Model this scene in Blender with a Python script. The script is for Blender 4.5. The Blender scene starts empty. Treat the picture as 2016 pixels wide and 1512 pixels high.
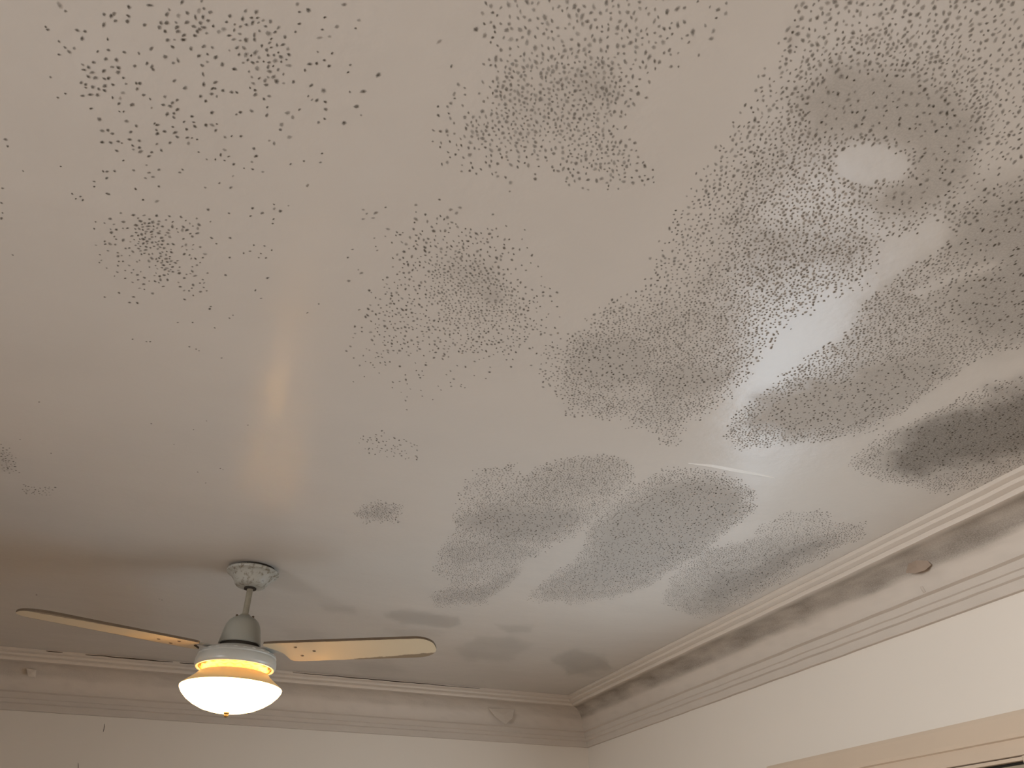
import bpy, bmesh, math, random
import numpy as np
from mathutils import Vector, Matrix, noise

random.seed(7)
rng = np.random.default_rng(7)
scene = bpy.context.scene
col = scene.collection

# ------------------------------------------------------------------ camera
CAM_Z = 1.70
F_PX, W_PX, H_PX = 1537.0, 2016.0, 1512.0
PITCH, YAW = math.radians(33.65), math.radians(20.8)
cam_data = bpy.data.cameras.new('camera')
cam_data.sensor_width = 36.0
cam_data.lens = 36.0 * F_PX / W_PX
cam_data.clip_start = 0.02
cam = bpy.data.objects.new('camera', cam_data)
cam.location = (0, 0, CAM_Z)
cam.rotation_euler = (math.pi / 2 + PITCH, 0, -YAW)
col.objects.link(cam)
scene.camera = cam

# ------------------------------------------------------------------ view, sky and daylight
scene.view_settings.view_transform = 'Standard'
scene.view_settings.look = 'None'
scene.view_settings.exposure = 0.0
scene.view_settings.gamma = 1.0
scene.view_settings.use_curve_mapping = False

world = bpy.data.worlds.new('sky')
scene.world = world
world.use_nodes = True
bg = world.node_tree.nodes['Background']
bg.inputs['Strength'].default_value = 1.0
_wt = world.node_tree                       # overcast sky above, dull garden below
_tc = _wt.nodes.new('ShaderNodeTexCoord')
_sx = _wt.nodes.new('ShaderNodeSeparateXYZ')
_rp = _wt.nodes.new('ShaderNodeValToRGB')
_rp.color_ramp.elements[0].position, _rp.color_ramp.elements[0].color = 0.48, (0.12, 0.13, 0.10, 1)
_rp.color_ramp.elements[1].position, _rp.color_ramp.elements[1].color = 0.56, (0.80, 0.90, 1.05, 1)
_mr = _wt.nodes.new('ShaderNodeMapRange')
_mr.inputs['From Min'].default_value = -1.0
_wt.links.new(_tc.outputs['Generated'], _sx.inputs[0])
_wt.links.new(_sx.outputs['Z'], _mr.inputs['Value'])
_wt.links.new(_mr.outputs[0], _rp.inputs[0])
_wt.links.new(_rp.outputs[0], bg.inputs['Color'])


def area_light(name, loc, target, sx, sy, power, color, spread=180):
    d = bpy.data.lights.new(name, 'AREA')
    d.shape = 'RECTANGLE'
    d.size, d.size_y = sx, sy
    d.energy, d.color = power, color
    d.spread = math.radians(spread)
    o = bpy.data.objects.new(name, d)
    o.location = loc
    o.rotation_euler = (Vector(target) - Vector(loc)).to_track_quat('-Z', 'Z').to_euler()
    col.objects.link(o)
    return o


# room box: metres, floor at z = 0
XL, XR, YF, YB, ZC = -3.80, 2.20, -3.00, 4.53, 2.70
# daylight outside the two windows (right wall, and the left wall beside the camera)
WIN_Y0, WIN_Y1, WIN_Z0, WIN_Z1 = 0.72, 2.75, 0.85, 2.05
W2_Y0, W2_Y1, W2_Z0, W2_Z1 = -2.4, 0.6, 0.75, 2.1
area_light('daylight_right', (XR + 0.11, 2.17, 1.42), (XR - 1, 2.17, 1.42), 1.15, 1.15, 39, (0.73, 0.87, 1.0))
area_light('daylight_left', (XL - 0.32, (W2_Y0 + W2_Y1) / 2, 1.42), (XL + 1, (W2_Y0 + W2_Y1) / 2 + 0.1, 1.20),
           2.9, 1.35, 322, (0.97, 0.98, 1.0), spread=104)


# ------------------------------------------------------------------ helpers
def tag(o, label=None, cat=None, group=None, kind=None):
    if label: o['label'] = label
    if cat: o['category'] = cat
    if group: o['group'] = group
    if kind: o['kind'] = kind
    return o


def mesh_obj(name, bm, mats, parent=None, smooth=False, kind=None):
    me = bpy.data.meshes.new(name)
    bm.normal_update()
    bm.to_mesh(me)
    bm.free()
    if not isinstance(mats, (list, tuple)): mats = [mats]
    for m in mats: me.materials.append(m)
    if smooth:
        for p in me.polygons: p.use_smooth = True
    o = bpy.data.objects.new(name, me)
    col.objects.link(o)
    if parent: o.parent = parent
    if kind: o['kind'] = kind
    return o


def add_box(bm, x0, x1, y0, y1, z0, z1, mat=0):
    vs = [bm.verts.new((x, y, z)) for x in (x0, x1) for y in (y0, y1) for z in (z0, z1)]
    for q in ((0, 1, 3, 2), (4, 6, 7, 5), (0, 4, 5, 1), (2, 3, 7, 6), (0, 2, 6, 4), (1, 5, 7, 3)):
        f = bm.faces.new([vs[i] for i in q])
        f.material_index = mat
    return vs


def lathe(profile, seg=64, wob=None):
    """profile: list of (r, z)"""
    bm = bmesh.new()
    rings = []
    for k, (r, z) in enumerate(profile):
        if r < 1e-6:
            rings.append([bm.verts.new((0, 0, z))])
        else:
            ring = []
            for i in range(seg):
                a = 2 * math.pi * i / seg
                dz = wob(k, a) if wob else 0
                ring.append(bm.verts.new((r * math.cos(a), r * math.sin(a), z + dz)))
            rings.append(ring)
    for a, b in zip(rings, rings[1:]):
        for i in range(seg):
            j = (i + 1) % seg
            if len(a) == 1 and len(b) == 1: continue
            if len(a) == 1: bm.faces.new((a[0], b[j], b[i]))
            elif len(b) == 1: bm.faces.new((a[i], a[j], b[0]))
            else: bm.faces.new((a[i], a[j], b[j], b[i]))
    bmesh.ops.recalc_face_normals(bm, faces=bm.faces)
    return bm


class NT:
    def __init__(self, name):
        self.m = bpy.data.materials.new(name)
        self.m.use_nodes = True
        self.t = self.m.node_tree
        self.b = self.t.nodes['Principled BSDF']

    def n(self, kind, **kw):
        nd = self.t.nodes.new(kind)
        for k, v in kw.items():
            if k in nd.inputs: nd.inputs[k].default_value = v
            else: setattr(nd, k, v)
        return nd

    def l(self, a, b): self.t.links.new(a, b)

    def math(self, op, a, b=None, clamp=False):
        nd = self.t.nodes.new('ShaderNodeMath')
        nd.operation = op
        nd.use_clamp = clamp
        for i, v in enumerate((a, b)):
            if v is None: continue
            if isinstance(v, (int, float)): nd.inputs[i].default_value = v
            else: self.l(v, nd.inputs[i])
        return nd.outputs[0]

    def mix(self, f, a, b):
        nd = self.t.nodes.new('ShaderNodeMix')
        nd.data_type = 'RGBA'
        for i, v in ((0, f), (6, a), (7, b)):
            if isinstance(v, tuple): nd.inputs[i].default_value = (*v, 1)
            elif isinstance(v, (int, float)): nd.inputs[i].default_value = v
            else: self.l(v, nd.inputs[i])
        return nd.outputs[2]

    def noise(self, scale, detail=3, rough=0.5, coord='Object'):
        tc = self.t.nodes.new('ShaderNodeTexCoord')
        nd = self.t.nodes.new('ShaderNodeTexNoise')
        nd.inputs['Scale'].default_value = scale
        nd.inputs['Detail'].default_value = detail
        nd.inputs['Roughness'].default_value = rough
        self.l(tc.outputs[coord], nd.inputs['Vector'])
        return nd.outputs['Fac']

    def ramp(self, f, lo, hi):
        nd = self.t.nodes.new('ShaderNodeMapRange')
        nd.inputs['From Min'].default_value = lo
        nd.inputs['From Max'].default_value = hi
        self.l(f, nd.inputs['Value'])
        return nd.outputs[0]

    def bump(self, h, strength, dist):
        nd = self.n('ShaderNodeBump')
        nd.inputs['Strength'].default_value = strength
        nd.inputs['Distance'].default_value = dist
        self.l(h, nd.inputs['Height'])
        self.l(nd.outputs[0], self.b.inputs['Normal'])


def plain(name, c, rough=0.6, metal=0.0, var=0.08, scale=9.0, spec=0.5):
    k = NT(name)
    f = k.noise(scale)
    k.l(k.mix(f, tuple(x * (1 - var) for x in c), tuple(min(1, x * (1 + var)) for x in c)), k.b.inputs['Base Color'])
    k.b.inputs['Roughness'].default_value = rough
    k.b.inputs['Metallic'].default_value = metal
    k.b.inputs['Specular IOR Level'].default_value = spec
    return k.m


PAINT = (0.60, 0.555, 0.50)
MOULD = (0.075, 0.062, 0.046)


def mouldy_paint(name, paint, rough, mould=MOULD, spec=0.5, wave=0.0, joists=0.0):
    """old paint; the 'mould' attribute (0 clean - 1 black) stains it and takes its sheen"""
    k = NT(name)
    at = k.n('ShaderNodeAttribute', attribute_name='mould')
    grain = k.noise(260.0, 2)
    blot = k.noise(2.2, 3)
    m = k.math('MULTIPLY', at.outputs['Fac'], k.math('ADD', k.math('MULTIPLY', grain, 1.0), 0.5), clamp=True)
    base = k.mix(blot, tuple(x * 0.96 for x in paint), tuple(x * 1.04 for x in paint))
    k.l(k.mix(m, base, mould), k.b.inputs['Base Color'])
    k.b.inputs['Roughness'].default_value = rough
    k.l(k.math('SUBTRACT', spec, k.math('MULTIPLY', m, spec * 4.0), clamp=True), k.b.inputs['Specular IOR Level'])
    if joists:      # brushed gloss: strokes run across the room
        tg = k.n('ShaderNodeTangent', direction_type='UV_MAP', uv_map='strokes')
        k.l(tg.outputs[0], k.b.inputs['Tangent'])
        k.b.inputs['Anisotropic'].default_value = 0.85
        k.b.inputs['Anisotropic Rotation'].default_value = 0.25
    h = k.math('ADD', k.math('MULTIPLY', k.noise(55.0, 2), 0.12), k.noise(4.0, 2))
    if joists:      # the old skim coat ripples from lath to lath, across the room
        mp = k.n('ShaderNodeMapping')
        mp.inputs['Scale'].default_value = (0.7, 3.2, 1.0)
        tcn = k.n('ShaderNodeTexCoord')
        k.l(tcn.outputs['Object'], mp.inputs['Vector'])
        nn = k.n('ShaderNodeTexNoise')
        nn.inputs['Scale'].default_value = 1.6
        nn.inputs['Detail'].default_value = 2.0
        k.l(mp.outputs[0], nn.inputs['Vector'])
        h = k.math('ADD', h, k.math('MULTIPLY', nn.outputs['Fac'], joists))
    if wave: k.bump(h, 1.0, wave)
    return k.m


M_CEIL = mouldy_paint('ceiling_paint', PAINT, 0.27, spec=0.28, wave=0.004, joists=0.7)
M_CORN = mouldy_paint('cornice_plaster_paint', (0.62, 0.55, 0.475), 0.5, spec=0.35, wave=0.004)
M_WALL = plain('wall_paint', (0.76, 0.695, 0.61), 0.6, var=0.03, scale=1.5, spec=0.3)
M_CRACK = plain('crack_shadow_gap', (0.05, 0.035, 0.022), 0.9)
M_FLOOR = plain('floor_boards', (0.30, 0.19, 0.11), 0.5, var=0.25, scale=4)
M_TRIMWOOD = plain('cream_window_gloss', (0.62, 0.50, 0.38), 0.38, var=0.05, scale=6)
M_VENT = plain('olive_vent_panel', (0.36, 0.31, 0.22), 0.6, var=0.15, scale=25)
M_DARK = plain('dark_recess', (0.03, 0.022, 0.014), 0.9)
M_WHITE_METAL = plain('aged_white_enamel', (0.44, 0.43, 0.39), 0.3, var=0.06, scale=14)
M_GREY_METAL = plain('aged_grey_enamel', (0.31, 0.30, 0.255), 0.4, var=0.06, scale=14)
M_ROD = plain('grimy_rod_enamel', (0.26, 0.23, 0.17), 0.45, var=0.25, scale=60)
M_BRASS = plain('brass', (0.21, 0.128, 0.04), 0.45, metal=0.6, var=0.1, scale=30)
M_SCREW = plain('rusty_screw', (0.16, 0.11, 0.07), 0.5, metal=0.6, var=0.3, scale=80)
M_EDGE = plain('worn_brown_edge', (0.10, 0.065, 0.035), 0.7, var=0.4, scale=40)
M_FLAKE = plain('tan_paint_flake', (0.36, 0.275, 0.21), 0.6, var=0.12, scale=40)

k = NT('canopy_dirty_enamel')
f = k.ramp(k.noise(55.0, 5, 0.65), 0.50, 0.66)
k.l(k.mix(f, (0.42, 0.41, 0.365), (0.17, 0.14, 0.09)), k.b.inputs['Base Color'])
k.b.inputs['Roughness'].default_value = 0.4
M_CANOPY = k.m

k = NT('blade_cream_paint')       # cream paint worn to brown wood along the rear edge near the tip
tc = k.n('ShaderNodeTexCoord')
sp = k.n('ShaderNodeSeparateXYZ')
k.l(tc.outputs['Object'], sp.inputs[0])
nz = k.noise(22.0, 4, 0.65)
rear = k.math('ADD', sp.outputs['Y'], k.math('MULTIPLY', k.math('SUBTRACT', nz, 0.5), 0.030))
tip = k.math('MULTIPLY', k.math('SUBTRACT', sp.outputs['X'], 0.42), 0.13)
wear = k.ramp(k.math('ADD', rear, tip), 0.070, 0.076)
front = k.math('SUBTRACT', k.math('MULTIPLY', sp.outputs['Y'], -1.0), k.math('MULTIPLY', nz, 0.010))
wear2 = k.ramp(front, 0.0705, 0.0715)
w = k.math('MAXIMUM', k.math('MULTIPLY', k.math('MINIMUM', wear, 1.0, clamp=True), 0.8), k.math('MINIMUM', wear2, 1.0, clamp=True), clamp=True)
k.l(k.mix(w, k.mix(k.noise(7.0), (0.58, 0.47, 0.31), (0.64, 0.53, 0.36)), (0.13, 0.075, 0.03)), k.b.inputs['Base Color'])
k.b.inputs['Roughness'].default_value = 0.45
M_BLADE = k.m


def emission(name, c, s):
    k = NT(name)
    k.b.inputs['Base Color'].default_value = (0.8, 0.75, 0.65, 1)
    k.b.inputs['Roughness'].default_value = 0.3
    k.b.inputs['Emission Color'].default_value = (*c, 1)
    k.b.inputs['Emission Strength'].default_value = s
    return k.m


M_BOWL = emission('lit_opal_glass', (1.0, 0.66, 0.27), 8.0)
M_SHADE = emission('lit_opal_glass_rim', (1.0, 0.58, 0.18), 0.26)
M_SHADE.node_tree.nodes['Principled BSDF'].inputs['Base Color'].default_value = (0.46, 0.35, 0.20, 1)

k = NT('window_glass')
k.t.nodes.remove(k.b)
tr = k.n('ShaderNodeBsdfTransparent')
gl = k.n('ShaderNodeBsdfGlossy')
gl.inputs['Roughness'].default_value = 0.02
mx = k.n('ShaderNodeMixShader')
mx.inputs[0].default_value = 0.06
k.l(tr.outputs[0], mx.inputs[1]); k.l(gl.outputs[0], mx.inputs[2])
k.l(mx.outputs[0], k.t.nodes['Material Output'].inputs['Surface'])
M_GLASS = k.m

# ------------------------------------------------------------------ photo geometry: pixels to the ceiling plane and back
cp, sn = math.cos(PITCH), math.sin(PITCH)
cy_, sy_ = math.cos(YAW), math.sin(YAW)
FW = np.array((sy_ * cp, cy_ * cp, sn)); RT = np.array((cy_, -sy_, 0.0)); UP = np.array((-sy_ * sn, -cy_ * sn, cp))
HC = ZC - CAM_Z


def ceil_xy(px, py):
    d = FW + RT * ((px - W_PX / 2) / F_PX) + UP * ((H_PX / 2 - py) / F_PX)
    return d[0] / d[2] * HC, d[1] / d[2] * HC


def to_px(x, y):
    P = np.stack([x, y, np.full_like(x, HC)], -1)
    dep = np.maximum(P @ FW, 0.05)
    return W_PX / 2 + F_PX * (P @ RT) / dep, H_PX / 2 - F_PX * (P @ UP) / dep


def poly_sd(X, Y, poly):
    """signed distance to a closed polygon, positive inside"""
    P = np.array(poly, float)
    best = np.full(X.shape, 1e9)
    inside = np.zeros(X.shape, bool)
    for (ax, ay), (bx, by) in zip(P, np.roll(P, -1, 0)):
        ex, ey = bx - ax, by - ay
        t = np.clip(((X - ax) * ex + (Y - ay) * ey) / (ex * ex + ey * ey + 1e-12), 0, 1)
        best = np.minimum(best, np.hypot(X - ax - t * ex, Y - ay - t * ey))
        c = ((ay > Y) != (by > Y)) & (X < ex * (Y - ay) / (ey if abs(ey) > 1e-9 else 1e-9) + ax)
        inside ^= c
    return np.where(inside, best, -best)


def value_noise(x, y, scale, seed=0):
    X, Y = x * scale, y * scale
    xi, yi = np.floor(X).astype(int), np.floor(Y).astype(int)
    fx, fy = X - xi, Y - yi
    fx, fy = fx * fx * (3 - 2 * fx), fy * fy * (3 - 2 * fy)

    def h(a, b):
        v = np.sin(a * 127.1 + b * 311.7 + seed * 74.7) * 43758.5453
        return v - np.floor(v)
    return (h(xi, yi) * (1 - fx) + h(xi + 1, yi) * fx) * (1 - fy) + (h(xi, yi + 1) * (1 - fx) + h(xi + 1, yi + 1) * fx) * fy


def sstep(v, a, b):
    t = np.clip((v - a) / (b - a), 0, 1)
    return t * t * (3 - 2 * t)


# patches of mould: outline traced on the ceiling, softness, density of spots
SPOT_POLYS = [
    # big band, top right down to the middle
    ([(1640, 60), (1760, 40), (1860, 70), (1950, 140), (1950, 250), (1920, 330), (1860, 400), (1790, 430), (1720, 400), (1690, 420),
      (1725, 480), (1690, 550), (1600, 580), (1545, 610), (1510, 660), (1460, 710), (1425, 765), (1370, 800), (1320, 848), (1230, 825),
      (1130, 785), (1105, 730), (1130, 680), (1200, 625), (1290, 590), (1370, 560), (1420, 500), (1430, 420), (1460, 330), (1510, 260), (1560, 160)], 55, 1.0),
    ([(1580, -10), (1640, -80), (1960, -80), (2010, 40), (2016, 160), (1970, 300), (1880, 420), (1700, 470), (1720, 520), (1560, 620), (1440, 770),
      (1330, 855), (1090, 770), (1090, 700), (1300, 560), (1320, 460), (1400, 320), (1480, 220), (1560, 90)], 45, 0.50),
    ([(1850, -60), (2060, -60), (2060, 320), (1950, 340), (1930, 180)], 40, 0.22),
    # band right of the bright gap
    ([(1430, 860), (1445, 820), (1490, 785), (1560, 735), (1640, 680), (1690, 640), (1700, 595), (1750, 555), (1830, 505), (1880, 470), (1870, 430),
      (1920, 395), (1980, 360), (2060, 345), (2060, 660), (1970, 690), (1900, 715), (1850, 760), (1770, 810), (1700, 845), (1570, 868), (1450, 875)], 22, 1.0),
    ([(1675, 915), (1720, 870), (1800, 830), (1900, 780), (2060, 730), (2060, 900), (1920, 955), (1840, 968), (1740, 940)], 18, 1.0),
    # middle pair
    ([(985, 965), (1060, 920), (1120, 900), (1180, 897), (1235, 905), (1248, 935), (1205, 985), (1150, 1035), (1100, 1065), (1035, 1100), (1010, 1130), (960, 1180),
      (860, 1188), (850, 1174), (905, 1140), (860, 1120), (868, 1080), (900, 1050), (895, 1020), (930, 985)], 16, 1.0),
    ([(940, 930), (1010, 915), (1060, 960), (1000, 1010), (900, 1010)], 30, 0.45),
    ([(1040, 1178), (1080, 1140), (1150, 1090), (1160, 1040), (1200, 1000), (1250, 955), (1310, 925), (1400, 928), (1460, 945), (1490, 975), (1480, 1005),
      (1430, 1045), (1380, 1090), (1310, 1130), (1240, 1165), (1150, 1183)], 14, 1.0),
    ([(1305, 1185), (1330, 1130), (1400, 1080), (1480, 1060), (1560, 1050), (1640, 1030), (1700, 1035), (1700, 1052), (1620, 1090), (1520, 1150), (1420, 1200), (1370, 1212)], 16, 1.0),
    ([(1490, 1050), (1540, 1010), (1620, 1010), (1660, 1050), (1540, 1070)], 16, 0.4),
    # top centre patch
    ([(985, 170), (1000, 120), (1080, 100), (1150, 95), (1215, 130), (1235, 185), (1205, 245), (1250, 300), (1230, 345), (1150, 335), (1080, 270), (1000, 285), (940, 280), (930, 235), (985, 215)], 35, 1.0),
    ([(950, -20), (1300, -20), (1320, 60), (1260, 150), (1240, 240), (1270, 340), (1120, 350), (960, 310), (910, 270), (980, 170)], 55, 0.33),
    ([(850, 60), (900, 170), (840, 260), (870, 340), (1000, 360), (930, 200)], 40, 0.10),
    ([(1320, 0), (1440, 0), (1380, 120), (1290, 140)], 40, 0.07),
    # centre patch
    ([(860, 500), (920, 490), (985, 530), (1030, 580), (1040, 630), (980, 660), (920, 660), (870, 640), (845, 570)], 40, 0.75),
    ([(770, 460), (880, 430), (980, 450), (1040, 560), (1070, 640), (1000, 690), (860, 690), (760, 670), (740, 600), (790, 540)], 50, 0.22),
    ([(720, 610), (800, 610), (830, 690), (750, 700)], 25, 0.20),
    ([(700, 400), (1000, 390), (1120, 640), (1000, 740), (800, 790), (690, 700)], 60, 0.025),
    # upper left clusters
    ([(440, 25), (490, 25), (530, 45), (562, 75), (565, 110), (548, 155), (528, 168), (505, 150), (470, 118), (448, 75)], 25, 0.45),
    ([(265, 430), (310, 440), (335, 475), (350, 520), (340, 545), (310, 520), (262, 485)], 22, 0.85),
    ([(210, 430), (390, 430), (400, 560), (300, 580), (200, 520)], 35, 0.10),
    ([(160, 110), (230, 110), (240, 180), (170, 190)], 25, 0.08),
    ([(310, 20), (420, 20), (430, 70), (330, 80)], 25, 0.08),
    ([(120, 0), (720, 0), (720, 200), (560, 420), (200, 340), (120, 150)], 70, 0.016),
    # small ones near the fan
    ([(700, 1010), (740, 990), (790, 995), (780, 1025), (720, 1030)], 14, 0.9),
    ([(700, 870), (770, 850), (830, 880), (820, 905), (720, 890)], 14, 0.09),
    ([(-10, 880), (20, 880), (40, 930), (10, 930)], 10, 0.22),
    ([(40, 955), (110, 960), (100, 975), (50, 970)], 8, 0.2),
]
HOLES = [   # clean islands inside the big patch
    ([(1640, 300), (1700, 280), (1780, 300), (1800, 330), (1770, 360), (1700, 365), (1650, 345)], 18, 1.0),
    ([(1650, 370), (1740, 375), (1740, 395), (1660, 390)], 12, 0.5),
    ([(1790, 575), (1860, 540), (1960, 515), (1960, 530), (1870, 560), (1810, 590)], 10, 0.85),
    ([(1180, 740), (1290, 760), (1260, 790), (1160, 775)], 14, 0.6),
    ([(905, 1110), (1000, 1098), (1035, 1100), (1010, 1112), (920, 1122)], 6, 0.75),
    ([(910, 1148), (960, 1135), (975, 1148), (920, 1160)], 6, 0.75),
]
# smooth grey film: outline, softness, strength
HAZE = [
    ([(1640, 120), (1760, 140), (1860, 190), (1925, 250), (1905, 330), (1850, 400), (1790, 430), (1730, 420), (1690, 385), (1800, 350), (1800, 290), (1700, 260), (1600, 260), (1570, 200)], 50, 0.34),
    ([(1560, 170), (1700, 70), (1860, 120), (1940, 260), (1850, 410), (1740, 430), (1600, 330), (1480, 420), (1700, 500), (1560, 590), (1380, 560), (1440, 400), (1500, 300)], 70, 0.14),
    ([(1460, 430), (1640, 420), (1710, 470), (1660, 540), (1500, 520)], 60, 0.16),
    ([(1120, 720), (1150, 680), (1230, 670), (1270, 700), (1280, 740), (1200, 760), (1130, 750)], 40, 0.26),
    ([(1270, 735), (1350, 722), (1440, 730), (1420, 765), (1300, 785)], 22, 0.24),
    ([(1120, 700), (1250, 620), (1460, 600), (1480, 690), (1330, 840), (1120, 780)], 50, 0.12),
    ([(1880, 420), (1960, 370), (2060, 350), (2060, 680), (1930, 660), (1840, 600), (1960, 520), (1870, 500)], 70, 0.42),
    ([(1450, 840), (1500, 780), (1600, 740), (1700, 720), (1850, 700), (1870, 730), (1780, 800), (1700, 835), (1560, 865)], 40, 0.40),
    ([(1640, 690), (1740, 560), (1860, 500), (2060, 350), (2060, 660), (1890, 720), (1700, 760)], 50, 0.20),
    ([(1740, 890), (1840, 830), (1930, 790), (2060, 740), (2060, 880), (1900, 920), (1780, 935)], 45, 0.95),
    ([(1690, 910), (1800, 835), (2060, 745), (2060, 905), (1850, 960)], 25, 0.16),
    ([(905, 1025), (960, 1000), (1130, 1000), (1140, 1030), (1090, 1058), (1000, 1062), (930, 1045)], 22, 0.48),
    ([(1090, 915), (1180, 902), (1230, 912), (1200, 960), (1100, 990), (990, 990)], 35, 0.18),
    ([(880, 1080), (1000, 1060), (1050, 1090), (1000, 1110), (900, 1115)], 20, 0.17),
    ([(860, 1180), (950, 1150), (1030, 1115), (1000, 1150), (950, 1180)], 14, 0.22),
    ([(1080, 1168), (1160, 1100), (1180, 1050), (1230, 1000), (1300, 950), (1400, 940), (1460, 960), (1470, 1000), (1400, 1060), (1300, 1125), (1200, 1165)], 32, 0.48),
    ([(1360, 1195), (1400, 1130), (1470, 1110), (1600, 1060), (1640, 1065), (1520, 1140), (1430, 1190)], 28, 0.56),
    ([(1320, 1170), (1400, 1090), (1520, 1060), (1690, 1040), (1500, 1140), (1370, 1205)], 20, 0.15),
    ([(1000, 170), (1180, 110), (1225, 190), (1200, 240), (1000, 260)], 70, 0.10),
    ([(1135, 130), (1190, 135), (1190, 190), (1130, 190)], 40, 0.20),
    ([(880, 520), (960, 520), (1000, 580), (970, 610), (920, 590)], 45, 0.16),
    ([(945, 575), (980, 570), (990, 595), (955, 600)], 20, 0.22),
    ([(760, 1210), (800, 1202), (900, 1215), (905, 1228), (880, 1236), (790, 1225)], 10, 0.40),
    ([(760, 1240), (850, 1232), (880, 1245), (800, 1262)], 18, 0.19),
    ([(630, 1190), (695, 1195), (700, 1208), (640, 1203)], 10, 0.25),
    ([(540, 1235), (620, 1240), (640, 1258), (570, 1252)], 14, 0.19),
    ([(975, 1230), (1050, 1233), (1045, 1245), (1000, 1245)], 8, 0.34),
    ([(900, 1280), (940, 1255), (1010, 1255), (1045, 1270), (1000, 1300), (920, 1300)], 14, 0.26),
    ([(1090, 1300), (1130, 1280), (1190, 1290), (1200, 1320), (1120, 1330)], 16, 0.43),
    ([(690, 1305), (760, 1300), (790, 1320), (720, 1330)], 18, 0.22),
    ([(710, 1010), (750, 998), (775, 1010), (740, 1025)], 12, 0.26),
    ([(1550, 30), (1568, 40), (1575, 90), (1555, 95)], 10, 0.18),
    ([(-20, 880), (20, 890), (30, 930), (-20, 930)], 12, 0.12),
]


def field(x, y, polys, wob):
    X, Y = to_px(x, y)
    nz = value_noise(x, y, 14, 3) * 0.6 + value_noise(x, y, 34, 5) * 0.4 - 0.5
    out = np.zeros_like(x)
    for poly, soft, val in polys:
        d = poly_sd(X, Y, poly) + nz * wob * soft
        out = np.maximum(out, val * sstep(d, -soft * 0.55, soft * 0.55))
    return out


def haze_at(x, y):
    X, Y = to_px(x, y)
    nz = value_noise(x, y, 12, 8) * 0.6 + value_noise(x, y, 40, 9) * 0.4 - 0.5
    keep = np.ones_like(x)
    for poly, soft, val in HAZE:
        d = poly_sd(X, Y, poly) + nz * 0.9 * soft
        keep *= 1 - val * sstep(d, -soft * 0.6, soft * 0.6)
    h = 1 - keep
    h *= 0.66
    h *= 1 - 0.85 * field(x, y, HOLES[:3], 0.6)
    return h


# ------------------------------------------------------------------ cornice profile (distance from the wall, drop below ceiling)
PROFILE = [(0.216, 0.000), (0.217, 0.004), (0.216, 0.012), (0.196, 0.016), (0.197, 0.020), (0.195, 0.027), (0.172, 0.031), (0.173, 0.036), (0.170, 0.045)]
NCOVE = len(PROFILE)
for i in range(1, 15):          # the deep cove
    a = math.pi / 2 * i / 14
    PROFILE.append((0.162 - 0.114 * math.sin(a), 0.047 - 0.010 * math.sin(a * 2) + 0.107 * (1 - math.cos(a))))
PROFILE += [(0.048, 0.156), (0.034, 0.161), (0.034, 0.185), (0.028, 0.188), (0.028, 0.204), (0.019, 0.208), (0.019, 0.234), (0.017, 0.237), (0.0, 0.237)]


def cornice(name, p0, p1, inward, grime_shade=0.25):
    """runs from p0 to p1 along a wall; mitred at both ends; inward = unit vector into the room"""
    bm = bmesh.new()
    lay = bm.verts.layers.float.new('mould')
    p0, p1, inw = Vector(p0), Vector(p1), Vector(inward)
    run = (p1 - p0).normalized()
    L = (p1 - p0).length
    n = 160
    rows = []
    for i in range(n + 1):
        row = []
        for j, (d, drop) in enumerate(PROFILE):
            s0, s1 = d, L - d
            s = s0 + (s1 - s0) * i / n
            p = p0 + run * s + inw * d
            jit = (noise.noise((p.x * 9, p.y * 9, j * 0.11)) * 0.0012)
            v = bm.verts.new((p.x + inw.x * jit, p.y + inw.y * jit, ZC - drop + (jit if drop > 0 else 0)))
            u = (j - NCOVE + 1) / 14.0
            m = 0.0
            if 0 < u < 0.95:    # grey mould in the upper half of the cove, with the cove's shade painted in
                m = grime_shade * sstep(u, 0.0, 0.12) * (1 - sstep(u, 0.58 + 0.10 * noise.noise((s * 5, 3.1, 0)), 0.74 + 0.10 * noise.noise((s * 5, 9.1, 0))))
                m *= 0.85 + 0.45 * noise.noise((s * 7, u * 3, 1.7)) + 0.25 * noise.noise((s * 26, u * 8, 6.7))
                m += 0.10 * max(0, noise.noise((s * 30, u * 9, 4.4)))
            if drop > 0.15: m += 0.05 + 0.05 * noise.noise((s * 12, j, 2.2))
            v[lay] = max(0.0, float(m))
            row.append(v)
        rows.append(row)
    for a, b in zip(rows, rows[1:]):
        for j in range(len(PROFILE) - 1):
            bm.faces.new((a[j], a[j + 1], b[j + 1], b[j]))
    bmesh.ops.recalc_face_normals(bm, faces=bm.faces)
    # face the room
    bm.faces.ensure_lookup_table()
    fc = bm.faces[5]
    want = inw + Vector((0, 0, -1))
    if fc.normal.dot(want) < 0: bmesh.ops.reverse_faces(bm, faces=bm.faces)
    o = mesh_obj(name, bm, [M_CORN, M_CRACK], kind='structure')
    for p in o.data.polygons: p.use_smooth = True
    o.data.set_sharp_from_angle(angle=math.radians(28))
    return o


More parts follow.
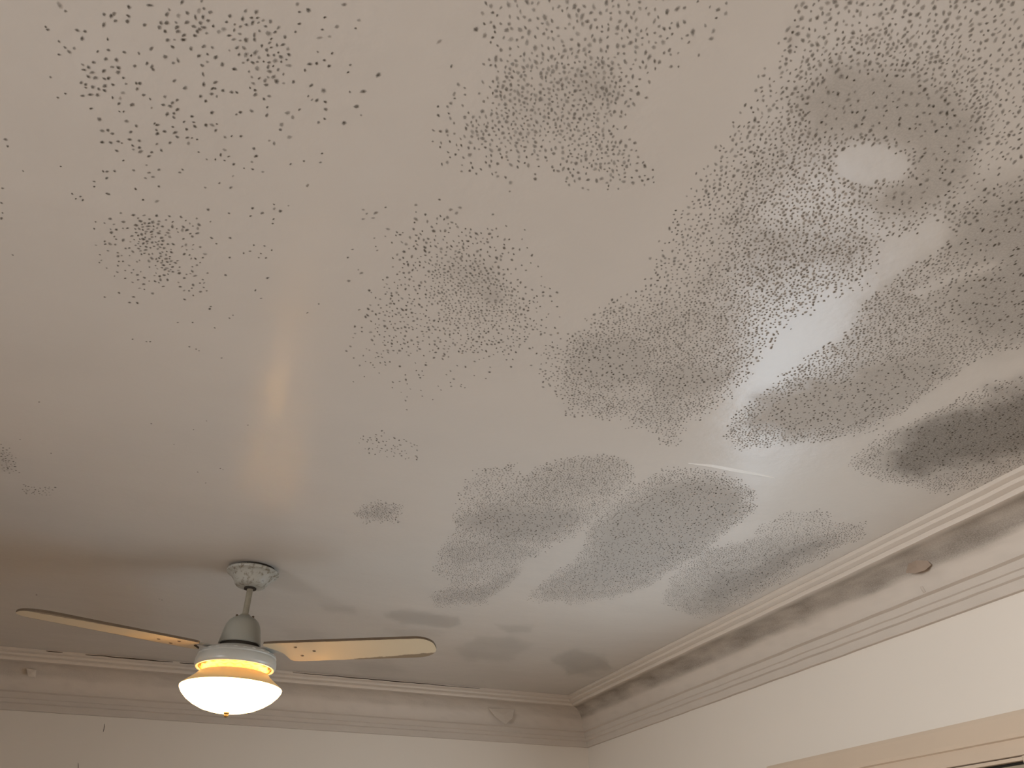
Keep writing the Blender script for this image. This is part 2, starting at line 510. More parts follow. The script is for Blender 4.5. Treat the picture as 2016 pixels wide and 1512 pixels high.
# ------------------------------------------------------------------ ceiling with its mould
def build_ceiling():
    X0, X1, Y0, Y1 = -1.10, 2.05, 0.20, 4.40
    step = 0.011
    xs = np.concatenate([[XL - 0.1, -2.4, -1.6], np.arange(X0, X1, step), [XR + 0.1]])
    ys = np.concatenate([[YF - 0.1, -2.0, -1.0, 0.0], np.arange(Y0, Y1, step), [YB + 0.1]])
    GX, GY = np.meshgrid(xs, ys)
    mg = haze_at(GX.ravel(), GY.ravel())
    nx, ny = len(xs), len(ys)
    verts = [np.stack([GX.ravel(), GY.ravel(), np.full(nx * ny, ZC)], -1)]
    mval = [mg]
    idx = np.arange(nx * ny).reshape(ny, nx)
    quads = np.stack([idx[:-1, :-1], idx[1:, :-1], idx[1:, 1:], idx[:-1, 1:]], -1).reshape(-1, 4)
    faces = quads.tolist()

    # spots: dart throwing with a minimum distance, thinned by the patch density
    N = 1300000
    cx, cy = rng.uniform(X0, 2.0, N), rng.uniform(Y0, 4.33, N)
    D = field(cx, cy, SPOT_POLYS, 1.0) * (1 - field(cx, cy, HOLES, 0.7))
    hz = haze_at(cx, cy)
    D = D * (1 - 0.90 * sstep(hz, 0.14, 0.24))
    dens = value_noise(cx, cy, 22, 21)
    acc = rng.uniform(0, 1, N) < np.clip(D, 0, 1) ** 1.1 * (0.5 + 0.7 * dens)
    cand = np.flatnonzero(acc)
    cell, grid, spots = 0.009, {}, []

    def free(x, y, r):
        i, j = int(x / cell), int(y / cell)
        for a in (-1, 0, 1):
            for b in (-1, 0, 1):
                for (u, v) in grid.get((i + a, j + b), ()):
                    if (u - x) ** 2 + (v - y) ** 2 < r * r: return False
        return True

    def put(x, y): grid.setdefault((int(x / cell), int(y / cell)), []).append((x, y))

    for (px, py, s) in SPARSE:
        x, y = ceil_xy(px, py)
        put(x, y)
        spots.append((x, y, s, 0.86 + 0.14 * random.random()))
    for q in cand:
        x, y, d = cx[q], cy[q], D[q]
        if free(x, y, 0.0060 if d > 0.5 else 0.0070):
            put(x, y)
            u = random.random()
            r = (0.0015 + 0.0017 * u * u + 0.0005 * random.random()) * (1.12 if x < 0.1 else 1.08)
            dark = (0.66 if x < 0.1 else 0.50) + 0.32 * random.random() if d > 0.3 else 0.55 + 0.4 * random.random()
            spots.append((x, y, r, min(1.0, dark + hz[q] * 0.3)))
    sx = np.array([s[0] for s in spots]); sy = np.array([s[1] for s in spots])
    rim = haze_at(sx, sy)
    base = nx * ny
    K = 7
    vv, mm = [], []
    for (x, y, r, dk), hz0 in zip(spots, rim):
        ph = random.random() * 6.283
        el = 1.0 + 0.55 * random.random()
        # spread a little along the brush direction of the paint
        ang = math.radians(118 if x < 0.15 else 62) + random.gauss(0, 0.25)
        ca, sa = math.cos(ang), math.sin(ang)

        def pt(rr, a):
            wv = 1 + 0.16 * math.sin(2 * a + ph) + 0.10 * math.sin(3 * a + 2 * ph)
            u, v = rr * wv * math.cos(a) * el, rr * wv * math.sin(a) / math.sqrt(el)
            return x + u * ca - v * sa, y + u * sa + v * ca
        b0 = base + len(vv)
        m_mid = hz0 + (dk - hz0) * 0.80
        for rr, m in ((0.0, dk), (0.62, m_mid), (1.25, float(hz0))):
            rng_ = 1 if rr == 0 else K
            for i in range(rng_):
                a = 2 * math.pi * i / K
                X, Y = pt(r * rr, a)
                vv.append((X, Y, ZC - 0.00012 - 0.00035 * m))
                mm.append(m)
        for i in range(K):
            j = (i + 1) % K
            faces.append((b0, b0 + 1 + j, b0 + 1 + i))
            faces.append((b0 + 1 + i, b0 + 1 + j, b0 + 1 + K + j, b0 + 1 + K + i))
    verts.append(np.array(vv)); mval.append(np.array(mm))
    V = np.concatenate(verts); Mv = np.concatenate(mval)
    me = bpy.data.meshes.new('ceiling')
    me.from_pydata(V.tolist(), [], faces)
    at = me.attributes.new('mould', 'FLOAT', 'POINT')
    at.data.foreach_set('value', Mv.astype(np.float32))
    uv = me.uv_layers.new(name='strokes')
    li = np.empty(len(me.loops), np.int32)
    me.loops.foreach_get('vertex_index', li)
    uv.data.foreach_set('uv', (np.stack([0.991 * V[li, 0] - 0.131 * V[li, 1], 0.131 * V[li, 0] + 0.991 * V[li, 1]], -1) * 0.1).astype(np.float32).ravel())
    me.materials.append(M_CEIL)
    for p in me.polygons: p.use_smooth = True
    me.update()
    o = bpy.data.objects.new('ceiling', me)
    col.objects.link(o)
    o['kind'] = 'structure'
    print('spots', len(spots), 'verts', len(V))
    return o


_C = [(710, 38), (707, 87), (702, 117), (573, 78), (612, 86), (628, 75), (636, 114), (571, 135), (468, 172), (452, 212), (597, 275), (685, 287), (583, 324), (641, 329),
      (516, 343), (462, 384), (487, 421), (525, 428), (572, 390), (598, 430), (653, 372), (618, 368), (650, 398), (742, 363), (622, 466), (447, 455), (472, 465), (577, 473),
      (544, 490), (576, 498), (537, 523), (575, 433), (770, 459), (755, 489), (752, 458), (455, 527), (837, 368), (843, 381), (833, 267), (825, 28), (920, 78), (887, 125),
      (918, 125), (878, 150), (910, 172), (923, 220), (951, 258), (975, 150), (981, 172), (1013, 193), (1010, 218), (1003, 10), (1032, 70), (1030, 122), (1077, 95), (1118, 93),
      (1147, 113), (1105, 125), (1068, 145), (1122, 150), (1088, 172), (1074, 195), (1100, 160), (1096, 307), (1052, 267), (1123, 255), (910, 312), (1188, 315), (1114, 360),
      (1224, 354), (1119, 409), (1123, 464), (1187, 453), (1292, 380), (1020, 484), (1172, 487), (1228, 498), (1276, 507), (1305, 509), (1166, 517), (1105, 530), (1134, 556),
      (1406, 497), (1407, 521), (1455, 545), (1325, 618), (1470, 635), (1168, 620), (976, 551), (950, 566), (900, 577), (937, 585), (978, 603), (921, 628), (958, 624), (958, 646),
      (1058, 641), (1135, 689), (1074, 696), (1189, 718), (1028, 712), (1032, 758), (751, 693), (720, 727), (714, 768), (767, 775), (731, 802), (768, 813), (595, 717), (619, 736),
      (563, 783), (610, 785), (652, 779), (643, 830), (867, 688), (862, 716), (867, 736), (907, 724), (965, 730), (977, 754), (937, 786), (889, 828), (836, 838), (821, 860),
      (876, 935), (631, 942), (590, 945), (588, 981), (598, 1070), (590, 1066), (876, 1027), (747, 1041), (1216, 853), (1288, 905), (1392, 932), (1411, 860), (1399, 818), (1328, 750), (1545, 714),
      (1272, 1033), (1147, 1155), (1392, 1147), (1445, 1174), (1545, 1163), (1166, 1311), (1268, 1311), (1266, 1419), (1617, 450), (1715, 470), (1793, 561), (1707, 352), (1745, 349),
      (1814, 363), (1699, 55), (1592, 300), (1570, 203), (30, 768), (8, 1118), (8, 1203), (680, 1222), (735, 1185), (863, 1188), (822, 1230), (895, 1248), (727, 1300), (1010, 1250), (1060, 1303),
      (1015, 1400), (1077, 1425), (925, 1345), (945, 1390), (1030, 1268), (1088, 1285)]
_S = [(1175, 142), (1143, 298), (1186, 487), (1378, 483), (1473, 590), (1303, 630), (1195, 683), (1058, 760), (1086, 768), (671, 788), (852, 680), (952, 699), (680, 884), (569, 944), (788, 1101),
      (1006, 934), (1238, 884), (1260, 862), (1187, 878), (1345, 927), (1276, 750), (1209, 1009), (1262, 1175), (1381, 1190), (1510, 1126), (1508, 1207), (1503, 1232), (1160, 1221), (1193, 1343),
      (1343, 1395), (1378, 1384), (1399, 1351), (1438, 1397), (1426, 1420), (1466, 1421), (1498, 1378), (1458, 1355), (1788, 331), (1830, 293), (1790, 95), (42, 805), (14, 1037), (14, 1173), (335, 917),
      (127, 942), (398, 1068), (443, 1083), (418, 1095), (456, 1102), (519, 1000), (519, 1028), (527, 1222), (519, 1260), (681, 614), (658, 614), (502, 597), (360, 60), (325, 228), (358, 261), (252, 148),
      (263, 162), (325, 300), (360, 515), (318, 537), (538, 283), (593, 215), (765, 293), (827, 545), (620, 537), (694, 461), (680, 428), (472, 482), (630, 1303), (640, 1318), (577, 1330), (595, 1382),
      (580, 1345), (655, 1440), (678, 1440), (548, 1447), (588, 1477), (690, 1490), (725, 1503), (1103, 1447), (1118, 1420), (1060, 1470), (990, 1472), (978, 1437), (70, 1405), (1960, 155), (1930, 357),
      (1650, 65), (1650, 130), (1628, 175), (1776, 162), (1918, 398), (1775, 845), (1675, 887), (1650, 603)]
_L = [(796, 18), (880, 10), (905, 4), (855, 38), (792, 54), (923, 30), (1016, 20), (994, 68), (1018, 138), (656, 102), (736, 124), (714, 155), (757, 157), (1156, 190), (1243, 4), (1475, 20)]   # lower-left crop
_T = [(1102, 48), (900, 66), (577, 125), (1065, 116), (1162, 177), (1284, 225), (1265, 241), (1062, 265), (980, 265), (1184, 295), (731, 357), (828, 371), (807, 371), (1044, 399), (1081, 412), (1097, 421), (1222, 461),
      (216, 704), (834, 823), (1067, 856), (1138, 808), (1366, 831), (959, 937), (111, 910), (6, 937), (282, 986), (1090, 1090), (1215, 1070), (1229, 1076), (1134, 1150), (1757, 163), (1439, 132), (1408, 88),
      (1950, 461), (1948, 592), (1980, 195), (1694, 212)]
q = 720 / 2016
SPARSE = [(x * q, y * q, 0.0025 + 0.0008 * random.random()) for x, y in _C] + [(x * q, y * q, 0.0017 + 0.0006 * random.random()) for x, y in _S]
SPARSE += [(x * q, 540 + y * q, 0.0031) for x, y in _L] + [(x * q, 540 + y * q, 0.0018 + 0.0007 * random.random()) for x, y in _T]
SPARSE += [(72, 1171, 0.0042), (314, 1179, 0.0034), (319, 1181, 0.0034)]
build_ceiling()

# raised lip of paint where the ceiling skim has lifted
bm = bmesh.new()
pts = [(1355, 912), (1400, 917), (1440, 925), (1480, 932), (1528, 941)]
P = [Vector((*ceil_xy(a, b), ZC)) for a, b in pts]
prev = None
for i, p in enumerate(P):
    wdt = 0.010 * math.sin(math.pi * (i + 0.35) / (len(P) - 0.3))
    row = [bm.verts.new((p.x, p.y - wdt, ZC + 0.0005)), bm.verts.new((p.x, p.y, ZC - wdt * 0.45 - 0.0004)), bm.verts.new((p.x, p.y + wdt * 0.35, ZC + 0.0005))]
    if prev:
        for j in range(2): bm.faces.new((prev[j], row[j], row[j + 1], prev[j + 1]))
    prev = row
bmesh.ops.recalc_face_normals(bm, faces=bm.faces)
lip = mesh_obj('lifted_paint_edge', bm, plain('lifted_paint', (0.74, 0.72, 0.68), 0.25, var=0.03), kind='structure')
lip.parent = bpy.data.objects['ceiling']

# ------------------------------------------------------------------ walls, floor
T = 0.16
bm = bmesh.new(); add_box(bm, XL - T, XR + T, YF - T, YB + T, -0.1, 0.0); mesh_obj('floor', bm, M_FLOOR, kind='structure')
bm = bmesh.new(); add_box(bm, XL - T, XR + T, YB, YB + T, 0.0, ZC); wall_back = mesh_obj('wall_back', bm, M_WALL, kind='structure')
bm = bmesh.new(); add_box(bm, XL - T, XR + T, YF - T, YF, 0.0, ZC); mesh_obj('wall_front', bm, M_WALL, kind='structure')
bm = bmesh.new()
add_box(bm, XR, XR + T, YF, WIN_Y0, 0, ZC); add_box(bm, XR, XR + T, WIN_Y1, YB, 0, ZC)
add_box(bm, XR, XR + T, WIN_Y0, WIN_Y1, 0, WIN_Z0); add_box(bm, XR, XR + T, WIN_Y0, WIN_Y1, WIN_Z1, ZC)
mesh_obj('wall_right', bm, M_WALL, kind='structure')
bm = bmesh.new()
add_box(bm, XL - T, XL, YF, W2_Y0, 0, ZC); add_box(bm, XL - T, XL, W2_Y1, YB, 0, ZC)
add_box(bm, XL - T, XL, W2_Y0, W2_Y1, 0, W2_Z0); add_box(bm, XL - T, XL, W2_Y0, W2_Y1, W2_Z1, ZC)
mesh_obj('wall_left', bm, M_WALL, kind='structure')

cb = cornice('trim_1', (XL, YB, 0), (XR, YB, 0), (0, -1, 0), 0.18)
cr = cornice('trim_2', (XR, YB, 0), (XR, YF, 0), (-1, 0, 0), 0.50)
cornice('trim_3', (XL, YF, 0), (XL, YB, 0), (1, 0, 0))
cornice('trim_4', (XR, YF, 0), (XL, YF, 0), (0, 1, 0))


# ------------------------------------------------------------------ damage on the back cornice
def ray_plane(px, py, axis, value):
    d = FW + RT * ((px - W_PX / 2) / F_PX) + UP * ((H_PX / 2 - py) / F_PX)
    t = (value - (0, 0, CAM_Z)[axis]) / d[axis]
    return Vector((d[0] * t, d[1] * t, d[2] * t + CAM_Z))


def crack(name, xs, y, z, width, parent, seed):
    bm = bmesh.new()
    n = max(4, int((xs[1] - xs[0]) / 0.012))
    prev = None
    for i in range(n + 1):
        u = i / n
        x = xs[0] + (xs[1] - xs[0]) * u
        w = width * (math.sin(math.pi * min(1, max(0, u * 0.96 + 0.02))) ** 0.5) * (0.75 + 0.5 * abs(noise.noise((x * 14, seed, 0))))
        dz = noise.noise((x * 16, seed, 5)) * 0.0022
        row = [bm.verts.new((x, y + 0.002, z + dz + w / 2)), bm.verts.new((x, y - 0.004, z + dz + w / 4)), bm.verts.new((x, y - 0.004, z + dz - w / 4)), bm.verts.new((x, y + 0.003, z + dz - w / 2))]
        if prev:
            for j in range(3): bm.faces.new((prev[j], row[j], row[j + 1], prev[j + 1]))
        prev = row
    bmesh.ops.recalc_face_normals(bm, faces=bm.faces)
    return mesh_obj(name, bm, M_CRACK, parent, kind='structure')


YC = YB - 0.2165
for i, (a, b, wd) in enumerate([(165, 333, 0.0075), (355, 392, 0.006), (580, 900, 0.0065), (900, 945, 0.003), (85, 108, 0.006)]):
    xa = ray_plane(a, 1300, 1, YC).x
    xb = ray_plane(b, 1335, 1, YC).x
    crack('plaster_crack', (xa, xb), YC, ZC - 0.006, wd, cb, i * 3.1)


def sheet(name, pts, thick, mat, parent, bend=0.0):
    """a curling flake of paint: outline in 3D, given thickness towards the room"""
    bm = bmesh.new()
    c = sum((Vector(p) for p in pts), Vector()) / len(pts)
    nrm = (Vector(pts[1]) - Vector(pts[0])).cross(Vector(pts[2]) - Vector(pts[0])).normalized()
    if nrm.dot(Vector((0, 0, CAM_Z)) - c) < 0: nrm = -nrm
    a = [bm.verts.new(Vector(p)) for p in pts]
    b = [bm.verts.new(Vector(p) + nrm * thick) for p in pts]
    ca = bm.verts.new(c + nrm * bend); cb_ = bm.verts.new(c + nrm * (thick + bend))
    for i in range(len(pts)):
        j = (i + 1) % len(pts)
        bm.faces.new((a[i], a[j], b[j], b[i])); bm.faces.new((a[j], a[i], ca)); bm.faces.new((b[i], b[j], cb_))
    bmesh.ops.recalc_face_normals(bm, faces=bm.faces)
    return mesh_obj(name, bm, mat, parent, kind='structure')


# torn triangle of plaster on the back cornice
yq = YB - 0.075
tri = [ray_plane(*p, 1, yq + o) for p, o in (((961, 1395), 0.0), ((1012, 1397), 0.0), ((1008, 1415), -0.01), ((995, 1426), -0.02), ((975, 1412), -0.01))]
sheet('torn_plaster_flap', tri, 0.006, M_CORN, cb, 0.004)
tri = [ray_plane(*p, 1, yq - 0.02) for p in ((52, 1316), (72, 1319), (70, 1334), (56, 1332))]
sheet('plaster_bridge', tri, 0.004, M_CORN, cb, 0.003)
# tan flake hanging on the right cornice
xq = XR - 0.085
fl = [ray_plane(*p, 0, xq + o) for p, o in (((1790, 1106), 0.0), ((1803, 1100), 0.0), ((1826, 1103), 0.01), ((1834, 1112), 0.01), ((1822, 1122), -0.005), ((1803, 1128), -0.02), ((1784, 1127), -0.025))]
sheet('hanging_paint_flake', fl, 0.003, M_FLAKE, cr, 0.006)
xq = XR - 0.046
fl = [ray_plane(*p, 0, xq + o) for p, o in (((1812, 1155), 0.0), ((1816, 1154), -0.006), ((1822, 1165), -0.006), ((1819, 1167), 0.0))]
sheet('curled_paint_chip', fl, 0.003, M_CORN, cr, 0.002)
# lump of plaster in the mitre of the corner
p = ray_plane(1161, 1401, 1, YB - 0.085)
bm = bmesh.new()
bmesh.ops.create_icosphere(bm, subdivisions=2, radius=0.008, matrix=Matrix.Translation(p))
for v in bm.verts: v.co += Vector((noise.noise(v.co * 90), noise.noise(v.co * 90 + Vector((5, 0, 0))), 0)) * 0.004
mesh_obj('plaster_lump', bm, M_WHITE_METAL, cb, smooth=True, kind='structure')


# hairline cracks in the back wall paint
def hair(px_pts, w):
    bm = bmesh.new()
    prev = None
    for i, (a, b) in enumerate(px_pts):
        p = ray_plane(a, b, 1, YB - 0.0012)
        ww = w * (0.3 + 0.7 * math.sin(math.pi * (i + 0.5) / len(px_pts)))
        row = [bm.verts.new((p.x - ww, YB + 0.001, p.z)), bm.verts.new((p.x, YB - 0.0015, p.z)), bm.verts.new((p.x + ww, YB + 0.001, p.z))]
        if prev:
            for j in range(2): bm.faces.new((prev[j], row[j], row[j + 1], prev[j + 1]))
        prev = row
    bmesh.ops.recalc_face_normals(bm, faces=bm.faces)
    mesh_obj('paint_crack', bm, M_CRACK, wall_back, kind='structure')


hair([(206, 1425), (205.5, 1430), (204.5, 1436), (203, 1441)], 0.0024)
hair([(153.5, 1502), (154, 1508), (154, 1520)], 0.0022)

# ------------------------------------------------------------------ window in the right wall
win = bpy.data.objects.new('window_1', None)
win.location = (XR, (WIN_Y0 + WIN_Y1) / 2, WIN_Z0)
col.objects.link(win); win['kind'] = 'structure'
WO = Vector(win.location)


def wbox(name, boxes, mat, parent=None, bevel=0.0):
    bm = bmesh.new()
    for (x0, x1, y0, y1, z0, z1) in boxes: add_box(bm, x0 - WO.x, x1 - WO.x, y0 - WO.y, y1 - WO.y, z0 - WO.z, z1 - WO.z)
    if bevel: bmesh.ops.bevel(bm, geom=bm.edges[:], offset=bevel, segments=2, affect='EDGES', profile=0.7)
    o = mesh_obj(name, bm, mat, parent or win, kind='structure')
    return o


wbox('head_casing', [(XR - 0.030, XR + 0.016, WIN_Y0 - 0.11, WIN_Y1 + 0.11, 2.088, 2.158)], M_TRIMWOOD, bevel=0.013)
wbox('head_frame', [(XR - 0.014, XR + 0.05, WIN_Y0 - 0.05, WIN_Y1 + 0.05, 2.046, 2.1)], M_TRIMWOOD, bevel=0.009)
wbox('jamb_casing', [(XR - 0.022, XR + 0.001, WIN_Y1 + 0.05, WIN_Y1 + 0.11, WIN_Z0 - 0.02, 2.098)], M_TRIMWOOD, bevel=0.006)
wbox('jamb_casing', [(XR - 0.022, XR + 0.001, WIN_Y0 - 0.11, WIN_Y0 - 0.05, WIN_Z0 - 0.02, 2.098)], M_TRIMWOOD, bevel=0.006)
wbox('jamb', [(XR - 0.014, XR + 0.05, WIN_Y1, WIN_Y1 + 0.05, WIN_Z0, 2.046)], M_TRIMWOOD, bevel=0.004)
wbox('jamb', [(XR - 0.014, XR + 0.05, WIN_Y0 - 0.05, WIN_Y0, WIN_Z0, 2.046)], M_TRIMWOOD, bevel=0.004)
MUL0, MUL1 = 1.672, 1.737
wbox('mullion', [(XR - 0.013, XR + 0.05, MUL0, MUL1, WIN_Z0, 2.046)], M_TRIMWOOD, bevel=0.005)
wbox('window_sill', [(XR - 0.07, XR + 0.08, WIN_Y0 - 0.14, WIN_Y1 + 0.14, WIN_Z0 - 0.035, WIN_Z0)], M_TRIMWOOD, bevel=0.006)
for (a, b) in ((MUL1, WIN_Y1), (WIN_Y0, MUL0)):
    wbox('bead', [(XR - 0.012, XR + 0.012, a, b, 2.034, 2.044)], M_TRIMWOOD, bevel=0.003)
    # ventilator panel with a row of square slots under the head
    z0, z1, zs0, zs1 = 1.93, 2.026, 1.955, 1.999
    n = int((b - a - 0.04) / 0.044)
    boxes = [(XR + 0.004, XR + 0.014, a, b, z0, zs0), (XR + 0.004, XR + 0.014, a, b, zs1, z1)]
    off = (b - a - n * 0.044 + 0.014) / 2
    prevy = a
    for i in range(n):
        y0 = a + off + i * 0.044
        boxes.append((XR + 0.004, XR + 0.014, prevy, y0, zs0, zs1)); prevy = y0 + 0.030
    boxes.append((XR + 0.004, XR + 0.014, prevy, b, zs0, zs1))
    wbox('ventilator_panel', boxes, M_VENT)
    wbox('ventilator_back', [(XR + 0.030, XR + 0.045, a, b, 1.93, 2.046)], M_DARK)
    wbox('sash_rail', [(XR + 0.0, XR + 0.045, a, b, 1.885, 1.93), (XR, XR + 0.045, a, b, WIN_Z0, WIN_Z0 + 0.06),
                       (XR, XR + 0.045, a, a + 0.045, WIN_Z0 + 0.06, 1.885), (XR, XR + 0.045, b - 0.045, b, WIN_Z0 + 0.06, 1.885)], M_TRIMWOOD)
    wbox('window_pane', [(XR + 0.020, XR + 0.024, a + 0.045, b - 0.045, WIN_Z0 + 0.06, 1.885)], M_GLASS)

# window in the left wall, beside the camera
win = bpy.data.objects.new('window_2', None)
win.location = (XL, (W2_Y0 + W2_Y1) / 2, W2_Z0)
col.objects.link(win); win['kind'] = 'structure'
WO = Vector(win.location)
c0, c1 = XL - 0.001, XL + 0.022
wbox('casing', [(c0, c1, W2_Y0 - 0.1, W2_Y1 + 0.1, W2_Z1, W2_Z1 + 0.1), (c0, c1, W2_Y0 - 0.1, W2_Y0, W2_Z0, W2_Z1), (c0, c1, W2_Y1, W2_Y1 + 0.1, W2_Z0, W2_Z1)], M_TRIMWOOD)
mid = (W2_Y0 + W2_Y1) / 2
c0, c1 = XL - 0.05, XL
wbox('sash', [(c0, c1, W2_Y0, W2_Y1, W2_Z1 - 0.05, W2_Z1), (c0, c1, W2_Y0, W2_Y1, W2_Z0, W2_Z0 + 0.05), (c0, c1, W2_Y0, W2_Y0 + 0.05, W2_Z0 + 0.05, W2_Z1 - 0.05),
              (c0, c1, W2_Y1 - 0.05, W2_Y1, W2_Z0 + 0.05, W2_Z1 - 0.05), (c0, c1, mid - 0.03, mid + 0.03, W2_Z0 + 0.05, W2_Z1 - 0.05)], M_TRIMWOOD)
wbox('window_sill', [(XL - 0.06, XL + 0.06, W2_Y0 - 0.12, W2_Y1 + 0.12, W2_Z0 - 0.035, W2_Z0)], M_TRIMWOOD)
wbox('window_pane', [(XL - 0.03, XL - 0.026, W2_Y0 + 0.05, W2_Y1 - 0.05, W2_Z0 + 0.05, W2_Z1 - 0.05)], M_GLASS)

# ------------------------------------------------------------------ ceiling fan with lamp
FX, FY = 0.093, 2.853
fan = bpy.data.objects.new('ceiling_fan', None)
fan.location = (FX, FY, CAM_Z)
col.objects.link(fan)
tag(fan, 'old white three-bladed ceiling fan with a lit glass bowl lamp, hanging from the mouldy ceiling', 'ceiling fan')


def fpart(name, bm, mat, parent=None, smooth=True, label=None, sharp=35):
    o = mesh_obj(name, bm, mat, parent or fan, smooth=smooth)
    if smooth: o.data.set_sharp_from_angle(angle=math.radians(sharp))
    if label: o['label'] = label
    return o


fpart('shadow_gap_disc', lathe([(0, 1.0), (0.074, 1.0), (0.074, 0.992), (0.0, 0.992)], 48), M_DARK, label='near-black disc painted as the shadow gap against the ceiling')  # disc added in near-black to stand for the shadow above the canopy
can = fpart('canopy', lathe([(0.082, 0.991), (0.089, 0.990), (0.091, 0.986), (0.090, 0.981), (0.083, 0.977), (0.078, 0.975), (0.072, 0.968), (0.064, 0.958), (0.058, 0.950), (0.055, 0.943),
                             (0.050, 0.937), (0.040, 0.933), (0.020, 0.931), (0.0, 0.931)], 64), M_CANOPY, label='dirty white canopy with chipped paint')
can.rotation_euler = (0, math.radians(2.0), 0)
can.location = (0, 0, 0)
can.location = Vector((0, 0, 0.985)) - Matrix.Rotation(math.radians(2.0), 3, 'Y') @ Vector((0, 0, 0.985)) + Vector((0, 0, -0.001))
fpart('canopy_collar', lathe([(0.0, 0.934), (0.021, 0.934), (0.021, 0.925), (0.0, 0.925)], 32), M_DARK)
fpart('downrod', lathe([(0, 0.94), (0.0105, 0.94), (0.0105, 0.82), (0, 0.82)], 24), M_ROD, label='grimy beige downrod')
fpart('rod_coupling', lathe([(0, 0.835), (0.016, 0.835), (0.018, 0.832), (0.018, 0.823), (0, 0.823)], 24), M_ROD)
bell = fpart('motor_cover', lathe([(0, 0.829), (0.022, 0.829), (0.026, 0.826), (0.040, 0.819), (0.050, 0.809), (0.057, 0.796), (0.061, 0.780), (0.065, 0.758), (0.069, 0.738), (0.070, 0.733),
                                   (0.067, 0.731), (0.060, 0.733), (0.0, 0.740)], 64), M_GREY_METAL)
for s in (-1, 1):
    bm = bmesh.new()
    bmesh.ops.create_uvsphere(bm, u_segments=10, v_segments=6, radius=0.0045, matrix=Matrix.Translation((0.027 * s, -0.008, 0.8275)))
    fpart('cover_screw', bm, M_SCREW, bell)
fpart('motor_gap_shade', lathe([(0, 0.735), (0.064, 0.735), (0.064, 0.712), (0, 0.712)], 48), M_DARK, label='near-black ring painted as the shaded gap under the motor cover')  # near-black fill paints the shade between motor cover and hub
fpart('hub', lathe([(0, 0.718), (0.060, 0.718), (0.085, 0.716), (0.108, 0.708), (0.120, 0.701), (0.127, 0.694), (0.1285, 0.690), (0.1265, 0.687), (0.1285, 0.684), (0.131, 0.676), (0.1315, 0.664),
                    (0.130, 0.657), (0.126, 0.653), (0.120, 0.653), (0.118, 0.656), (0.0, 0.656)], 80), M_WHITE_METAL)
bm = bmesh.new()
for i in range(26):
    a = 2 * math.pi * i / 26
    bmesh.ops.create_uvsphere(bm, u_segments=8, v_segments=6, radius=0.0055,
                              matrix=Matrix.Translation((0.1225 * math.cos(a), 0.1225 * math.sin(a), 0.6965)) @ Matrix.Rotation(a, 4, 'Z') @ Matrix.Diagonal((0.7, 1.6, 0.6, 1)))
fpart('beading', bm, M_WHITE_METAL)
fpart('lamp_fitter', lathe([(0.119, 0.6545), (0.112, 0.650), (0.098, 0.649), (0.090, 0.646), (0.086, 0.640), (0.086, 0.632), (0.0, 0.632)], 120,
                           wob=lambda kk, a: 0.0022 * math.sin(a * 20) if kk in (1, 2) else 0), M_BRASS, label='fluted golden fitter ring lit from below')
shade = fpart('bowl_rim', lathe([(0.112, 0.6345), (0.115, 0.6325), (0.121, 0.6255), (0.132, 0.616), (0.146, 0.605), (0.157, 0.5965), (0.1615, 0.5925), (0.1625, 0.590)], 80), M_SHADE, label='dimmer tan upper rim of the glass bowl')
bowl = fpart('glass_bowl', lathe([(0.1625, 0.590), (0.1615, 0.585), (0.154, 0.573), (0.138, 0.557), (0.117, 0.543), (0.090, 0.530), (0.060, 0.5215), (0.030, 0.517), (0.0, 0.516)], 80), M_BOWL,
             label='glowing white opal glass bowl', sharp=60)
fpart('finial', lathe([(0, 0.519), (0.009, 0.519), (0.009, 0.513), (0.006, 0.511), (0.007, 0.506), (0.0045, 0.502), (0, 0.501)], 20), M_BRASS, label='small brass finial knob')

for i, a in enumerate((20, 200)):        # two bulbs in the open-topped bowl
    ld = bpy.data.lights.new('bulb_light', 'POINT')
    ld.energy, ld.color, ld.shadow_soft_size = 15.0, (1.0, 0.55, 0.16), 0.015
    lo_ = bpy.data.objects.new('bulb_light', ld)
    lo_.location = (0.03 * math.cos(math.radians(a)), 0.03 * math.sin(math.radians(a)), 0.620)
    lo_.parent = fan
    col.objects.link(lo_)

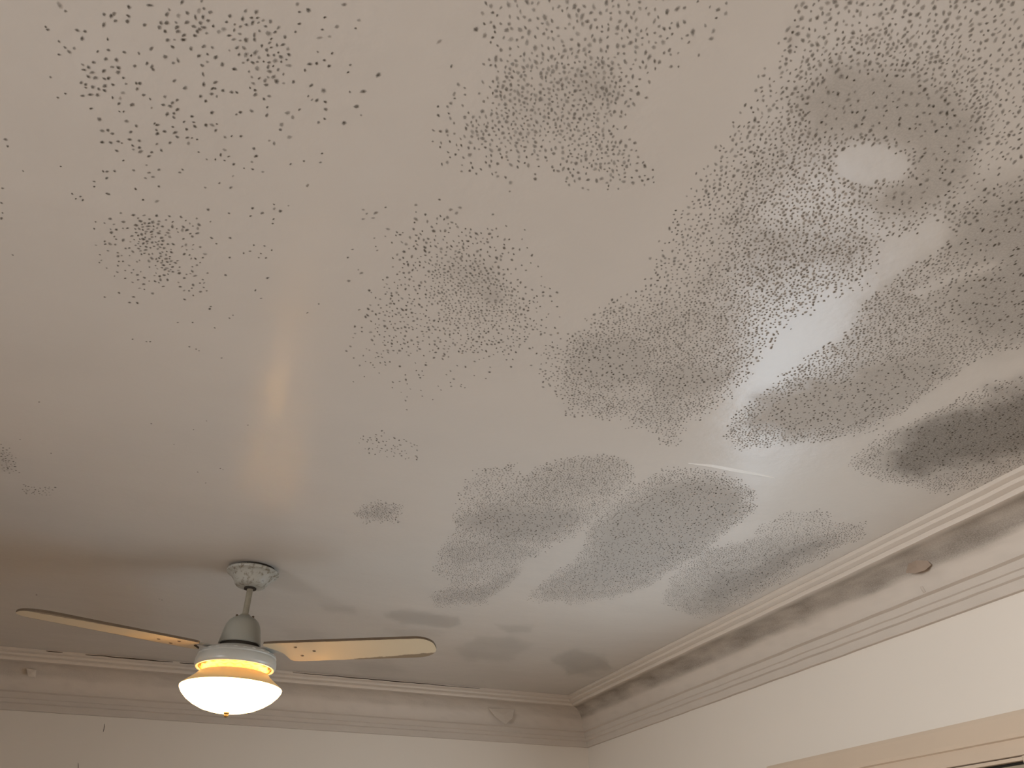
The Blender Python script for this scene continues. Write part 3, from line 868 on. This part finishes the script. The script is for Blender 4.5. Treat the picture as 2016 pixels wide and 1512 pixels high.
# blade: outline in (radius, width); the rear edge sits lower
BW, BT, TIP = 0.160, 0.007, 0.680
out = [(0.118, -BW / 2 + 0.004), (0.16, -BW / 2)]
rc = 0.060
for i in range(9):
    a = -math.pi / 2 + math.pi / 2 * i / 8
    out.append((TIP - rc + rc * math.cos(a), -BW / 2 + rc + rc * math.sin(a)))
rc = 0.078
for i in range(9):
    a = math.pi / 2 * i / 8
    out.append((TIP - rc + rc * math.cos(a), BW / 2 - rc + rc * math.sin(a)))
out += [(0.190, BW / 2), (0.172, BW / 2 - 0.004), (0.163, BW / 2 - 0.013), (0.158, 0.010), (0.152, -0.004), (0.112, -BW / 2 + 0.020)]


def blade_bm():
    bm = bmesh.new()
    lo = [bm.verts.new((r, w_, -BT / 2)) for r, w_ in out]
    hi = [bm.verts.new((r, w_, BT / 2)) for r, w_ in out]
    bm.faces.new(lo[::-1]); bm.faces.new(hi)
    for i in range(len(out)):
        j = (i + 1) % len(out)
        f = bm.faces.new((lo[i], lo[j], hi[j], hi[i])); f.material_index = 1
    bmesh.ops.recalc_face_normals(bm, faces=bm.faces)
    return bm


for az in (-27.6, 201.9, 88.0):
    zb = 0.7055
    b = mesh_obj('blade', blade_bm(), [M_BLADE, M_EDGE], fan)
    b.rotation_euler = Matrix(Matrix.Rotation(math.radians(az), 3, 'Z') @ Matrix.Rotation(math.radians(-7.0), 3, 'X')).to_euler()
    b.location = (0, 0, zb)
    b['label'] = 'cream blade with worn brown edges'
    for (r, w_) in ((0.215, 0.032), (0.215, -0.040), (0.268, -0.004)):
        bm = bmesh.new()
        bmesh.ops.create_uvsphere(bm, u_segments=10, v_segments=6, radius=0.006, matrix=Matrix.Translation((r, w_, -BT / 2)) @ Matrix.Diagonal((1, 1, 0.4, 1)))
        mesh_obj('blade_screw', bm, M_SCREW, b, smooth=True)
    bm = bmesh.new()
    add_box(bm, 0.075, 0.285, -0.022, 0.022, BT / 2, BT / 2 + 0.004)
    bmesh.ops.bevel(bm, geom=bm.edges[:], offset=0.0015, segments=1, affect='EDGES')
    mesh_obj('blade_bracket', bm, M_WHITE_METAL, b)

# the fan's own origin sits at the ceiling, where it hangs
fan.location.z = ZC
for ch in fan.children:
    ch.location.z -= HC
